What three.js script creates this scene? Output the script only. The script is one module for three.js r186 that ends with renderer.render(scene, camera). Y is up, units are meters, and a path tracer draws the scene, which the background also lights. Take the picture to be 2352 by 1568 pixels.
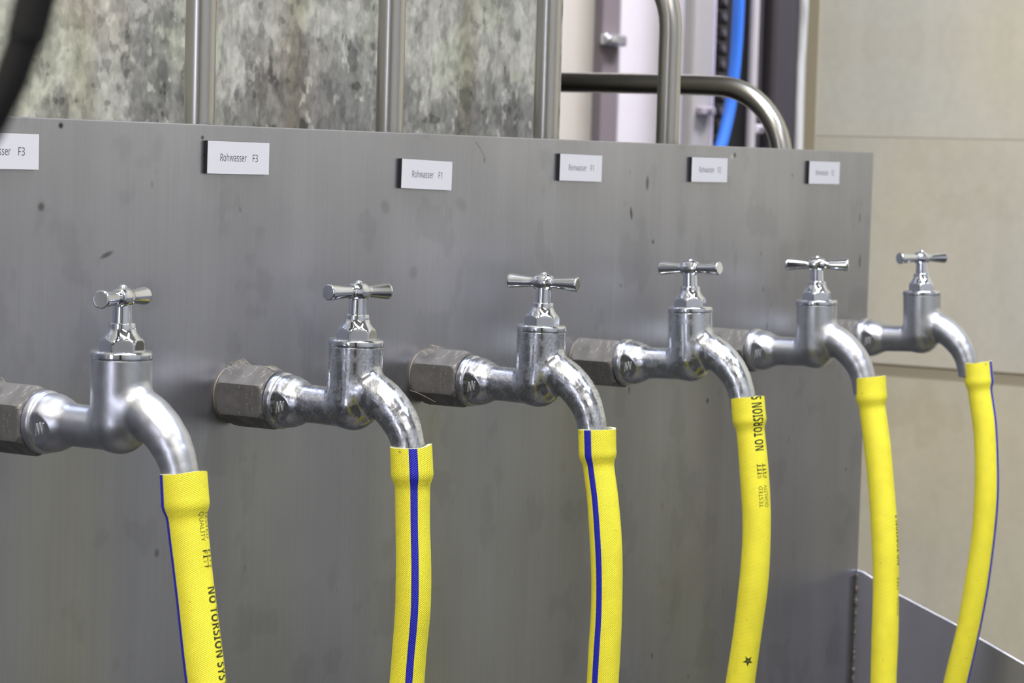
import * as THREE from 'three';
import { mergeGeometries } from 'three/addons/utils/BufferGeometryUtils.js';
import { RoundedBoxGeometry } from 'three/addons/geometries/RoundedBoxGeometry.js';
import { RectAreaLightUniformsLib } from 'three/addons/lights/RectAreaLightUniformsLib.js';

// ---------------------------------------------------------------- camera, lights, exposure
// World: metres, y up, floor at 0. The steel back panel lies in z = 0 and the taps point to +z,
// 150 mm apart along x. H is the height of the tap cap rings above the floor.
const H = 1.0, PITCH = 0.15, AXIS = 0.06866;
const scene = new THREE.Scene();
scene.background = new THREE.Color(0x000000);

const camera = new THREE.PerspectiveCamera(2 * Math.atan(784 / 5845.45) * 180 / Math.PI, 2352 / 1568, 0.02, 30);
camera.position.set(-0.7354, H + 0.07914, 0.7243);
camera.setRotationFromMatrix(new THREE.Matrix4().makeBasis(
  new THREE.Vector3(0.5459, 0.0283, 0.8374).normalize(),
  new THREE.Vector3(0.0443, 0.9971, -0.0626).normalize(),
  new THREE.Vector3(-0.8367, 0.0712, 0.5431).normalize()));
camera.focus = 1.10;
camera.userData.fStop = camera.getFocalLength() / 3.1;      // a 3.1 mm wide aperture
scene.add(camera);

const renderer = new THREE.WebGLRenderer({ antialias: true });
renderer.toneMapping = THREE.LinearToneMapping;
renderer.toneMappingExposure = 1.0;
renderer.shadowMap.enabled = true;
RectAreaLightUniformsLib.init();

const ROOM = { x0: -3.5, x1: 4.0, z0: -2.0, z1: 3.2, top: 3.0 };
// ceiling fixtures: [x, z, length along x, length along z, colour, light intensity, label]
const FIXTURES = [
  [-1.0, 0.48, 2.6, 0.24, 0xfff8ee, 36, 'long warm ceiling light above the row of taps'],
  [0.45, 1.1, 0.24, 1.9, 0xdce6ff, 30, 'long cool ceiling light in front of the beige wall'],
  [-1.6, 2.65, 2.4, 0.24, 0xfff8ee, 11, 'unseen fill light added by the front wall of the room'],  // unseen fixture added as fill for the front wall and its reflections
  [2.4, 0.0, 1.3, 0.3, 0xfaf6ff, 78, 'unseen ceiling light added to brighten the equipment behind the concrete slab'],  // lamp added out of view to brighten the rear bay
];

// ---------------------------------------------------------------- helpers
const V = (x, y, z) => new THREE.Vector3(x, y, z);
const used = new Map();
function numbered(name) {
  const n = used.get(name) ?? 0; used.set(name, n + 1);
  return n ? `${name}_${String(n).padStart(3, '0')}` : name;
}
function mesh(name, geometry, material, parent = scene) {
  const m = new THREE.Mesh(geometry, material);
  m.name = parent === scene ? numbered(name) : name;
  m.castShadow = m.receiveShadow = true;
  parent.add(m);
  return m;
}
function tag(o, label, category, group) {
  o.userData = { ...o.userData, label, category };
  if (group) o.userData.group = group; else delete o.userData.group;
  return o;
}
function thing(name, label, category, pos = [0, 0, 0], group) {
  const o = new THREE.Group(); o.name = numbered(name); o.position.set(...pos); scene.add(o);
  return tag(o, label, category, group);
}
function structure(name, geometry, material) {
  const m = mesh(name, geometry, material); m.userData.kind = 'structure'; return m;
}
const box = (w, h, d, x = 0, y = 0, z = 0, r = 0) => {
  const g = r ? new RoundedBoxGeometry(w, h, d, 2, r) : new THREE.BoxGeometry(w, h, d);
  g.translate(x, y, z); return g;
};
let seed = 7;
const rnd = () => { seed = (seed * 1664525 + 1013904223) >>> 0; return seed / 4294967296; };
// lattice noise
const PERM = new Float32Array(65536); for (let i = 0; i < 65536; i++) PERM[i] = rnd();
const lat = (i, j) => { let h = Math.imul(i, 374761393) + Math.imul(j, 668265263) | 0; h = Math.imul(h ^ (h >>> 13), 1274126177); return PERM[(h ^ (h >>> 16)) & 65535]; };
function noise(x, y) {
  const i = Math.floor(x), j = Math.floor(y); let u = x - i, v = y - j;
  u = u * u * (3 - 2 * u); v = v * v * (3 - 2 * v);
  return (lat(i, j) * (1 - u) + lat(i + 1, j) * u) * (1 - v) + (lat(i, j + 1) * (1 - u) + lat(i + 1, j + 1) * u) * v;
}
function fbm(x, y, n = 5) { let s = 0, a = 0.5, t = 0; for (let k = 0; k < n; k++) { s += a * noise(x, y); t += a; x = x * 2.03 + 17.1; y = y * 2.03 + 9.7; a *= 0.5; } return s / t; }
const clamp = (x, a = 0, b = 1) => Math.min(b, Math.max(a, x));
const step = (a, b, x) => { const t = clamp((x - a) / (b - a)); return t * t * (3 - 2 * t); };
function dataTexture(w, h, fn, colour = true, repeat = true) {
  const d = new Uint8Array(w * h * 4);
  for (let j = 0; j < h; j++) for (let i = 0; i < w; i++) {
    const c = fn(i / w, j / h), o = (j * w + i) * 4;
    if (typeof c === 'number') d[o] = d[o + 1] = d[o + 2] = clamp(c) * 255;
    else { d[o] = clamp(c[0]) * 255; d[o + 1] = clamp(c[1]) * 255; d[o + 2] = clamp(c[2]) * 255; }
    d[o + 3] = 255;
  }
  const t = new THREE.DataTexture(d, w, h, THREE.RGBAFormat);
  t.magFilter = THREE.LinearFilter; t.minFilter = THREE.LinearMipmapLinearFilter; t.generateMipmaps = true;
  if (repeat) t.wrapS = t.wrapT = THREE.MirroredRepeatWrapping;
  if (colour) t.colorSpace = THREE.SRGBColorSpace;
  t.needsUpdate = true; return t;
}
// uv in metres taken from two of the position's axes
function planarUV(g, a, b, su = 1, sv = 1, ou = 0, ov = 0) {
  const p = g.attributes.position, uv = new Float32Array(p.count * 2), get = ['getX', 'getY', 'getZ'];
  for (let i = 0; i < p.count; i++) { uv[2 * i] = (p[get[a]](i) - ou) * su; uv[2 * i + 1] = (p[get[b]](i) - ov) * sv; }
  g.setAttribute('uv', new THREE.BufferAttribute(uv, 2)); return g;
}
// box whose every face carries uv in metres
function boxUV(w, h, d, x, y, z) {
  const g = new THREE.BoxGeometry(w, h, d), uv = g.attributes.uv, s = [[d, h], [d, h], [w, d], [w, d], [w, h], [w, h]];
  for (let f = 0; f < 6; f++) for (let k = 0; k < 4; k++) { const i = f * 4 + k; uv.setXY(i, uv.getX(i) * s[f][0], uv.getY(i) * s[f][1]); }
  g.translate(x, y, z); return g;
}
// a ring-by-ring surface: rings[i][j] are points; closed round the ring
function skin(rings, uvs, closed = true) {
  const n = rings[0].length, pos = [], uv = [], idx = [], cols = closed ? n + 1 : n;
  rings.forEach((r, i) => { for (let j = 0; j < cols; j++) { const q = r[j % n]; pos.push(q.x, q.y, q.z); const t = uvs ? uvs(i, j) : [j / n, i]; uv.push(t[0], t[1]); } });
  for (let i = 0; i + 1 < rings.length; i++) for (let j = 0; j + 1 < cols; j++) {
    const a = i * cols + j, b = a + 1, c = a + cols, e = c + 1; idx.push(a, b, c, b, e, c);
  }
  const g = new THREE.BufferGeometry();
  g.setAttribute('position', new THREE.Float32BufferAttribute(pos, 3));
  g.setAttribute('uv', new THREE.Float32BufferAttribute(uv, 2));
  g.setIndex(idx); g.computeVertexNormals();
  if (closed) { const N = g.attributes.normal; for (let i = 0; i < rings.length; i++) { const a = i * cols, b = a + n; const v = V(N.getX(a) + N.getX(b), N.getY(a) + N.getY(b), N.getZ(a) + N.getZ(b)).normalize(); N.setXYZ(a, v.x, v.y, v.z); N.setXYZ(b, v.x, v.y, v.z); } }
  return g;
}
// lathe with sharp corners where a profile point is doubled; mm in, metres out
function lathe(points, seg = 64) {
  const parts = []; let run = [];
  const flush = () => { if (run.length > 1) parts.push(new THREE.LatheGeometry(run.map(([r, y]) => new THREE.Vector2(Math.max(r, 1e-4) / 1000, y / 1000)), seg)); };
  for (const q of points) { const l = run[run.length - 1]; if (l && l[0] === q[0] && l[1] === q[1]) { flush(); run = [q]; } else run.push(q); }
  flush();
  return parts.length > 1 ? mergeGeometries(parts) : parts[0];
}

// ---------------------------------------------------------------- materials
const concreteDirt = [[0.30, 0.093, .045, .034, .55], [0.2, 0.108, .016, .016, .5], [0.335, 0.125, .03, .02, .45], [0.47, 0.115, .03, .022, .25], [0.18, 0.13, .012, .01, .3], [0.262, 0.14, .012, .018, .4],
  [0.1, 0.12, .05, .04, -.4], [0.43, 0.15, .05, .02, -.25], [0.23, 0.150, .02, .015, -.3], [0.36, 0.155, .02, .012, -.3], [0.145, 0.095, .02, .008, -.25]];
const slabMap = dataTexture(2048, 1024, (u, v) => {
  const x = u * 0.8 - 0.12, y = v * 0.4;                       // 0.8 m x 0.4 m of the slab, metres along it
  const wx = x + (fbm(x * 60, y * 60, 4) - .5) * .02, wy = y + (fbm(x * 60 + 40, y * 60, 4) - .5) * .02;
  let f = (fbm(wx * 26, wy * 20, 6) - .5) * 1.5;
  f += .42 * step(.126, .098, wy) - .12;                        // more dark patches towards the bottom
  for (const [cx, cy, sx, sy, a] of concreteDirt) f += 1.25 * a * Math.exp(-(((wx - cx) / sx) ** 2 + ((wy - cy) / sy) ** 2));
  const ragged = (fbm(x * 230, y * 150, 4) - .5) * .34;
  let dark = .62 * step(.05, .17, f + ragged) + .38 * step(.3, .46, f + ragged * 1.2);
  const drip = fbm(x * 150, y * 22, 4), fine = fbm(x * 420, y * 300, 4), tint = fbm(wx * 14 + 5, wy * 14, 4), green = fbm(wx * 30 + 90, wy * 24, 5);
  const mid = fbm(x * 120 + 13, y * 95 + 5, 5); let k = .675 - .18 * dark + .03 * step(.48, .6, mid) - .06 * step(.52, .4, mid) + (drip - .5) * .15 + (fine - .5) * .13;
  const fleck = step(.62, .76, fbm(x * 170 + 31, y * 120, 5)); k += .15 * fleck * (.35 + dark); k -= .09 * step(.58, .7, fbm(x * 110 + 61, y * 80, 5)) * (1 - dark);
  const pit = step(.70, .8, fbm(x * 150 + 77, y * 130, 3)); k -= .13 * pit;
  const g = step(.52, .68, green) * (1 - dark * .6), w = step(.5, .7, tint);
  return [k * (1.0 - .012 * g + .018 * w), k * (.993 + .004 * g), k * (.935 - .03 * g - .012 * w + .015 * dark)];
});
const slabBump = dataTexture(1024, 512, (u, v) => {
  const x = u * .8, y = v * .4; return .5 + (fbm(x * 300, y * 220, 4) - .5) * .8 + (fbm(x * 60, y * 40, 4) - .5) * .6;
}, false);
const wallMap = dataTexture(1024, 1024, (u, v) => {           // 1.2 m of smooth formwork concrete
  const x = u * 1.2, y = v * 1.2;
  const k = .845 + (fbm(x * 7, y * 7, 5) - .5) * .10 + (fbm(x * 60, y * 9, 4) - .5) * .035 + (fbm(x * 160, y * 160, 3) - .5) * .03;
  const w = fbm(x * 5 + 30, y * 5, 4) - .5, st = step(.66, .75, fbm(x * 28 + 9, y * 20, 4));
  return [k * (1.0 + .05 * w) - .014 * st, k * .975 - .016 * st, k * (.885 - .12 * w) - .02 * st];
});
const greyMap = dataTexture(512, 512, (u, v) => { const k = .55 + (fbm(u * 12, v * 12, 5) - .5) * .2; return [k, k * .99, k * .96]; });
const M = {};
const mapOf = (t, rx, ry) => { const c = t.clone(); c.repeat.set(rx, ry); c.needsUpdate = true; return c; };
M.slab = new THREE.MeshStandardMaterial({ map: mapOf(slabMap, 1 / .8, 1 / .4), bumpMap: mapOf(slabBump, 1 / .8, 1 / .4), bumpScale: .0005, roughness: .92 });
M.wall = new THREE.MeshStandardMaterial({ map: mapOf(wallMap, 1 / 1.2, 1 / 1.2), roughness: .85 });
M.joint = new THREE.MeshStandardMaterial({ color: 0xa89f88, roughness: .95 });
M.floor = new THREE.MeshStandardMaterial({ color: 0x4c4a46, map: mapOf(greyMap, .5, .5), roughness: .7 });
M.ceiling = new THREE.MeshStandardMaterial({ color: 0xb9b6ae, roughness: .95 });
M.roomWall = new THREE.MeshStandardMaterial({ color: 0xa4a5a5, roughness: .9 });
M.frontWall = new THREE.MeshStandardMaterial({ color: 0xd3d5d8, roughness: .9 });
M.darkPaint = new THREE.MeshStandardMaterial({ color: 0x1d1e21, roughness: .7 });

// brushed sheet: 1.10 m x 0.55 m of the back panel, with its scratches and smears
const cv = document.createElement('canvas'); cv.width = 2048; cv.height = 1024;
const PX0 = -0.26, PW = 1.1, PY0 = -0.45, PH = 0.55;            // panel metres covered (y relative to H)
{
  const g = cv.getContext('2d'), X = x => (x - PX0) / PW * 2048, Y = y => (1 - (y - PY0) / PH) * 1024;
  const id = g.createImageData(2048, 1024);
  for (let j = 0; j < 1024; j++) for (let i = 0; i < 2048; i++) {
    const x = i / 2048 * PW, y = j / 1024 * PH, o = (j * 2048 + i) * 4;
    const k = 178 + (fbm(x * 70, y * 3, 4) - .5) * 9 + (fbm(x * 16, y * 12, 4) - .5) * 22 + (fbm(x * 900, y * 25, 2) - .5) * 6 - 7 * step(.63, .72, fbm(x * 45 + 7, y * 38, 4));
    id.data[o] = k; id.data[o] = k * .975; id.data[o + 1] = k * .985; id.data[o + 2] = k * 1.03; id.data[o + 3] = 255;
  }
  g.putImageData(id, 0, 0);
  const spot = (x, y, rx, ry, a, rot = 0, c = '38,36,34') => { g.save(); g.translate(X(x), Y(y)); g.rotate(rot); g.scale(rx, ry); const q = g.createRadialGradient(0, 0, 0, 0, 0, 1); q.addColorStop(0, `rgba(${c},${a})`); q.addColorStop(.55, `rgba(${c},${a * .7})`); q.addColorStop(1, `rgba(${c},0)`); g.fillStyle = q; g.beginPath(); g.arc(0, 0, 1, 0, 7); g.fill(); g.restore(); };
  const mm = 2.048 / PW;
  spot(.0376, .0878, 1.7 * mm, 1.5 * mm, .9); spot(.127, .0849, 1.3 * mm, 1.1 * mm, .75); spot(.5166, .0681, 2.2 * mm, 5 * mm, .5); spot(.4997, .0509, 1.8 * mm, 4.5 * mm, .6, -.2);
  spot(.2645, .0546, 5 * mm, 4 * mm, .13, .6); spot(.0269, .0546, 2.4 * mm, 2.2 * mm, .45); spot(.0665, .0345, 5 * mm, 1.3 * mm, .5, -.3); spot(.5252, .0347, 2 * mm, 1.6 * mm, .5);
  spot(.2896, .0224, 5 * mm, 4 * mm, .13); spot(.33, .0557, 7 * mm, 4 * mm, .1, .4); spot(.7999, .0186, 2.2 * mm, 6 * mm, .4); spot(.7973, .0474, 2 * mm, 4 * mm, .3); spot(.5963, -.0609, 2 * mm, 2 * mm, .6);
  spot(.1018, -.0957, 2 * mm, 2.4 * mm, .35); spot(.62, .0855, 2 * mm, 2 * mm, .7); spot(.6168, .0845, 3 * mm, 2 * mm, .6, 0, '225,225,225'); spot(.129, .0775, 1.6 * mm, 1.4 * mm, .45, 0, '110,60,40');
  { const q = g.createLinearGradient(X(.8005), 0, X(.8135), 0); q.addColorStop(0, 'rgba(52,48,44,0)'); q.addColorStop(.55, 'rgba(52,48,44,.42)'); q.addColorStop(1, 'rgba(52,48,44,.5)'); g.fillStyle = q; g.fillRect(X(.8005), Y(-.192), X(.815) - X(.8005), 600); }   // darker towards the side panel corner
  g.strokeStyle = 'rgba(60,59,57,.5)'; g.lineWidth = .5 * mm; g.beginPath(); g.moveTo(X(.3411), Y(.0877)); g.lineTo(X(.3455), Y(.0845)); g.lineTo(X(.3502), Y(.0797)); g.stroke();
  for (let k = 0; k < 70; k++) { const x = -.1 + rnd() * .9, y = -.4 + rnd() * .48; spot(x, y, (.5 + rnd() * 1.2) * mm, (.5 + rnd() * 2.5) * mm, .12 + rnd() * .25, (rnd() - .5) * .8); }
}
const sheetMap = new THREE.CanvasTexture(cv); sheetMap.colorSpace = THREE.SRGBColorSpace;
const sheetRough = dataTexture(512, 512, (u, v) => .33 + (fbm(u * 60, v * 3, 4) - .5) * .05 + (fbm(u * 8, v * 8, 4) - .5) * .06, false);
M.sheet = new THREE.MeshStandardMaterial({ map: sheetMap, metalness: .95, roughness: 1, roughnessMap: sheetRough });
const plainSheetMap = dataTexture(512, 512, (u, v) => { const k = .75 + (fbm(u * 50, v * 4, 4) - .5) * .05 + (fbm(u * 9, v * 9, 4) - .5) * .1; return [k * .98, k * .98, k * 1.03]; });
M.plainSheet = new THREE.MeshStandardMaterial({ map: mapOf(plainSheetMap, 2, 2), metalness: .95, roughness: .42 });
M.basin = new THREE.MeshStandardMaterial({ color: 0x4c4a47, metalness: .6, roughness: .6 });
M.weld = new THREE.MeshStandardMaterial({ color: 0x7a756d, metalness: .7, roughness: .6 });

const castMottle = dataTexture(512, 512, (u, v) => fbm(u * 34, v * 34, 5), false);
const castRough = dataTexture(512, 512, (u, v) => .35 + (fbm(u * 12, v * 12, 4) - .5) * .10 + (fbm(u * 120, v * 120, 2) - .5) * .05, false);
const wornRough = dataTexture(512, 512, (u, v) => .19 + .17 * step(.46, .72, fbm(u * 20, v * 17, 5)) + (fbm(u * 140, v * 140, 2) - .5) * .05, false);
const wornMap = dataTexture(512, 512, (u, v) => { const k = .81 - .11 * step(.44, .72, fbm(u * 70 + 3, v * 60, 5)) + (fbm(u * 130, v * 130, 2) - .5) * .04; return [k * .985, k, k * 1.035]; });
const castMap = dataTexture(512, 512, (u, v) => { const k = .78 + (fbm(u * 20 + 3, v * 20, 5) - .5) * .06; return [k * .985, k, k * 1.03]; });
const tile = t => { t.wrapS = t.wrapT = THREE.MirroredRepeatWrapping; t.repeat.set(20, 20); return t; };
[castMottle, castRough, wornRough, wornMap, castMap].forEach(tile);
M.satin = new THREE.MeshStandardMaterial({ map: castMap, metalness: 1, roughness: 1, roughnessMap: castRough, bumpMap: castMottle, bumpScale: .00002 });
M.worn = new THREE.MeshStandardMaterial({ map: wornMap, metalness: 1, roughness: 1, roughnessMap: wornRough, bumpMap: castMottle, bumpScale: .000025 });
M.polished = new THREE.MeshStandardMaterial({ color: 0xcdd1d8, metalness: 1, roughness: 1, roughnessMap: wornRough });
M.mark = new THREE.MeshStandardMaterial({ color: 0xf0f2f6, metalness: .9, roughness: .4 });
M.chrome = new THREE.MeshStandardMaterial({ color: 0xd2d6de, metalness: 1, roughness: .07 });
M.chromeWorn = new THREE.MeshStandardMaterial({ color: 0xcfcfd0, metalness: 1, roughness: .16 });
const nutMap = dataTexture(512, 512, (u, v) => { const s = step(.66, .78, fbm(u * 34, v * 34, 5)); const k = .45 + (fbm(u * 10, v * 10, 5) - .5) * .14 + .1 * s; return [k, k * .985, k * .965]; });
tile(nutMap);
M.nut = new THREE.MeshStandardMaterial({ map: nutMap, metalness: .7, roughness: .62, bumpMap: castMottle, bumpScale: .00004 });
M.pipe = new THREE.MeshStandardMaterial({ color: 0xb6b5b1, metalness: 1, roughness: .28 });
M.dust = new THREE.MeshStandardMaterial({ color: 0x9d978a, roughness: 1 });
M.white = new THREE.MeshStandardMaterial({ color: 0xe9e9ee, roughness: .45 });
M.black = new THREE.MeshStandardMaterial({ color: 0x131318, roughness: .5 });

// ---------------------------------------------------------------- the room
{
  const { x0, x1, z0, z1, top } = ROOM, t = .2, cx = (x0 + x1) / 2, cz = (z0 + z1) / 2, w = x1 - x0 + 2 * t, d = z1 - z0 + 2 * t;
  structure('floor', boxUV(w, t, d, cx, -t / 2, cz), M.floor);
  structure('ceiling', boxUV(w, t, d, cx, top + t / 2, cz), M.ceiling);
  structure('wall_rear', boxUV(w, top, t, cx, top / 2, z0 - t / 2), M.roomWall);
  structure('wall_front', boxUV(w, top, t, cx, top / 2, z1 + t / 2), M.frontWall);
  const wz0 = -.02, wz1 = .62, wy0 = .35, wy1 = 2.3;              // left wall; its narrow daylit window is added for the highlight on the pipes
  const wl = new THREE.Group(); wl.name = 'wall_left'; wl.userData.kind = 'structure'; scene.add(wl);
  mesh('panel', boxUV(t, top, wz0 - z0, x0 - t / 2, top / 2, (z0 + wz0) / 2), M.roomWall, wl);
  mesh('panel', boxUV(t, top, z1 - wz1, x0 - t / 2, top / 2, (z1 + wz1) / 2), M.roomWall, wl);
  mesh('panel', boxUV(t, wy0, wz1 - wz0, x0 - t / 2, wy0 / 2, (wz0 + wz1) / 2), M.roomWall, wl);
  mesh('panel', boxUV(t, top - wy1, wz1 - wz0, x0 - t / 2, (top + wy1) / 2, (wz0 + wz1) / 2), M.roomWall, wl);
  const win = new THREE.Group(); win.name = 'added_window_1'; win.userData.kind = 'structure'; scene.add(win);  // unseen window, added as the source of the bright pipe strip
  mesh('pane', box(.02, wy1 - wy0 - .08, wz1 - wz0 - .08, x0 - .12, (wy0 + wy1) / 2, (wz0 + wz1) / 2), new THREE.MeshStandardMaterial({ color: 0xffffff, emissive: 0xe4e6ff, emissiveIntensity: 1.3, roughness: .5 }), win);
  for (const s of [0, 1]) { mesh('frame', box(.06, .04, wz1 - wz0, x0 - .11, s ? wy1 - .02 : wy0 + .02, (wz0 + wz1) / 2), M.white, win); mesh('frame', box(.06, wy1 - wy0 - .08, .04, x0 - .11, (wy0 + wy1) / 2, s ? wz1 - .02 : wz0 + .02), M.white, win); }
  const dl = new THREE.RectAreaLight(0xe4e6ff, 3.2, wz1 - wz0 - .08, wy1 - wy0 - .08); dl.position.set(x0 - .1, (wy0 + wy1) / 2, (wz0 + wz1) / 2); dl.rotation.y = -Math.PI / 2; dl.castShadow = true; win.add(dl);
  structure('wall_outer', boxUV(t, top, z1 - z0, x0 - t - .12, top / 2, cz), M.roomWall);
  structure('wall_far_right', boxUV(t, top, z1 - z0, x1 + t / 2, top / 2, cz), M.roomWall);
  structure('added_column', boxUV(.2, top, .2, -1.82, top / 2, 1.42), M.darkPaint);  // unseen column added so the chrome reflects a dark strip
  // weathered slab behind the panel, ending short of the right wall
  const slab = new THREE.BufferGeometry().copy(new THREE.BoxGeometry(4.05, top, .2, 40, 30, 1)); slab.translate(.549 - 4.05 / 2, top / 2, -.18);
  planarUV(slab, 0, 1, 1, 1, -.12, H);
  structure('wall_back', slab, M.slab);
  // beige formwork wall on the right: cast in lifts with a recessed joint between them
  const wr = new THREE.Group(); wr.name = 'wall_right'; wr.userData.kind = 'structure'; scene.add(wr);
  const zA = -.394, zB = z1, cuts = [0, .34, H - .112, H + .1105, 1.72, 2.36, top], gaps = [.006, .0125, .0005, .006, .006];
  for (let k = 0; k + 1 < cuts.length; k++) {
    const a = cuts[k] + (k ? gaps[k - 1] / 2 : 0), b = cuts[k + 1] - (k < 5 ? gaps[k] / 2 : 0);
    const g = boxUV(.195, b - a, zB - zA, 1.5 + .0975, (a + b) / 2, (zA + zB) / 2), uv = g.attributes.uv;
    for (let i = 0; i < uv.count; i++) uv.setXY(i, uv.getX(i) + k * .37, uv.getY(i) + a);
    mesh('panel', g, M.wall, wr);
  }
  mesh('shade_strip', boxUV(.012, top, .011, 1.5045, top / 2, zA + .0055), new THREE.MeshStandardMaterial({ color: 0xaea488, roughness: .95 }), wr);  // khaki strip standing in for the shaded return of the wall
  mesh('joint_backing', boxUV(.16, top, zB - zA - .01, 1.5013 + .08, top / 2, (zA + zB) / 2 + .005), M.joint, wr);
}
{ // low steel locker added along the right wall to darken the panel's lower reflection
  const c = thing('added_locker', 'low grey locker added out of view to darken the steel panel reflection', 'locker', [1.31, 0, 1.4]), g = new THREE.MeshStandardMaterial({ color: 0x939598, roughness: .6 });
  mesh('carcass', box(.36, .98, 2.0, 0, .52, 0, .006), g, c); mesh('plinth', box(.32, .06, 1.9, 0, .031, 0, .004), M.black, c);
  for (let k = 0; k < 4; k++) { const d = mesh('door', box(.014, .92, .48, -.188, .52, -.744 + k * .496, .003), g, c); mesh('handle', box(.012, .1, .012, -.2, .52, -.744 + k * .496 + .18, .003), M.plainSheet, d); }
}
// ceiling fixtures: housing, glowing diffuser and the light just below it
for (const [x, z, lx, lz, colour, power, label] of FIXTURES) {
  const f = thing('ceiling_light', label, 'lamp', [x, ROOM.top, z]);
  mesh('housing', box(lx + .06, .07, lz + .06, 0, -.035, 0, .01), M.white, f);
  mesh('diffuser', box(lx, .03, lz, 0, -.08, 0, .008), new THREE.MeshStandardMaterial({ color: 0xffffff, emissive: colour, emissiveIntensity: 4, roughness: .6 }), f);
  const l = new THREE.RectAreaLight(colour, power, lx, lz);
  l.position.set(0, -.1, 0); l.rotation.x = -Math.PI / 2; l.castShadow = true; f.add(l);
}

// ---------------------------------------------------------------- wash trough: back panel, sloped side panel, basin
{
  const t = thing('wash_trough', 'brushed stainless steel trough with tall back panel and sloping side panel', 'trough', [0, 0, 0]);
  const top = H + .0907, bottom = .5, xR = .815, xL = -.32, th = .002;
  const bp = box(xR - xL, top - bottom, th, (xR + xL) / 2, (top + bottom) / 2, -th / 2, .0006);
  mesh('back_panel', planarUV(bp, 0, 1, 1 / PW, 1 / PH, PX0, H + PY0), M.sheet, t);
  const s = new THREE.Shape([[0.0005, H - .1890], [.0048, H - .1896], [.0316, H - .202], [.0708, H - .2162], [.1201, H - .2363], [.36, H - .338], [.36, bottom], [.0005, bottom]].map(([z, y]) => new THREE.Vector2(-z, y)));
  const sp = new THREE.ExtrudeGeometry(s, { depth: .0016, bevelEnabled: true, bevelSize: .0003, bevelThickness: .0003, bevelSegments: 1 });
  sp.rotateY(Math.PI / 2); sp.translate(xR - .0019, 0, 0);
  mesh('side_panel', planarUV(sp, 2, 1), M.plainSheet, t);
  const lp = sp.clone(); lp.translate(xL - xR + .002, 0, 0); mesh('side_panel', lp, M.plainSheet, t);
  mesh('basin_floor', planarUV(box(xR - xL, .002, .36, (xR + xL) / 2, bottom, .18), 0, 2), M.basin, t);
  mesh('front_panel', planarUV(box(xR - xL, H - .338 - bottom, .002, (xR + xL) / 2, (H - .338 + bottom) / 2, .36), 0, 1), M.plainSheet, t);
  for (const [x, z] of [[xL + .03, .03], [xL + .03, .33], [xR - .03, .03], [xR - .03, .33]]) mesh('leg', box(.035, bottom - .001, .035, x, bottom / 2 - .0005, z, .004), M.plainSheet, t);
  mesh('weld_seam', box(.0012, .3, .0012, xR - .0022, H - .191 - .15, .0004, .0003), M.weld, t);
  // tack welds down the inner corner
  for (let k = 0, y = H - .193; y > H - .29; k++, y -= .0035 + rnd() * .007) {
    const g = new THREE.SphereGeometry(.0009 + rnd() * .0006, 10, 8); g.scale(.9, 1.4 + rnd() * 1.6, .9); g.translate(xR - .0021, y, .0006);
    mesh('weld_bead', g, M.weld, t);
  }
}

// ---------------------------------------------------------------- taps
// The casting (body, bowl, inlet pipe, spout) is one smooth surface; mm relative to ring centre and body axis.
const smin = (a, b, k) => { const h = Math.max(k - Math.abs(a - b), 0) / k; return Math.min(a, b) - h * h * k * .25; };
const SP = [[3, -19.5, 8.6], [9, -20.3, 8.8], [14, -22.4, 8.8], [19, -25.7, 8.5], [24, -30.6, 8.1], [27.4, -35.4, 7.6], [29.7, -40.6, 7.2], [31, -46, 7.0], [31.8, -53, 6.8]];
const spoutCurve = new THREE.CatmullRomCurve3(SP.map(([z, y]) => V(0, y, z)));
const spoutPts = []; for (let i = 0; i <= 400; i++) { const t = i / 400, q = spoutCurve.getPoint(t), f = t * (SP.length - 1), k = Math.min(SP.length - 2, Math.floor(f)); spoutPts.push([q.z, q.y, SP[k][2] + (SP[k + 1][2] - SP[k][2]) * step(0, 1, f - k)]); }
const PIPEY = -28.8;
function dBody(x, y, z) {
  const r = Math.hypot(x, z);
  if (y > -25.6) return r - 11.75;
  const q = y + 25.6; return Math.sqrt(x * x + z * z + q * q * .94) - 11.75;
}
function dPipe(x, y, z) { const r = Math.hypot(x, y - PIPEY); const R = 8.35; return z > 0 ? Math.hypot(r, z) - R : r - R; }
function dSpout(x, y, z) {
  const d = i => { const q = spoutPts[i]; return Math.sqrt(x * x + (z - q[0]) ** 2 + (y - q[1]) ** 2) - q[2]; };
  let best = 1e9, at = 0;
  for (let i = 0; i <= 400; i += 20) { const v = d(i); if (v < best) { best = v; at = i; } }
  for (let s = 10; s >= 1; s = s === 1 ? 0 : Math.ceil(s / 2)) for (const i of [at - s, at + s]) if (i >= 0 && i <= 400) { const v = d(i); if (v < best) { best = v; at = i; } }
  const a = spoutPts[Math.max(0, at - 1)], c = spoutPts[Math.min(400, at + 1)], ez = c[0] - a[0], ey = c[1] - a[1];
  const t = clamp(((z - a[0]) * ez + (y - a[1]) * ey) / (ez * ez + ey * ey));
  return Math.sqrt(x * x + (z - a[0] - t * ez) ** 2 + (y - a[1] - t * ey) ** 2) - (a[2] + (c[2] - a[2]) * t);
}
const dUnion = (x, y, z) => smin(smin(dBody(x, y, z), dPipe(x, y, z), 2.4), dSpout(x, y, z), 3.2);
const dCast = (x, y, z) => Math.max(dUnion(x, y, z), y + 1.3, -23.6 - z, -52 - y);
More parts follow.
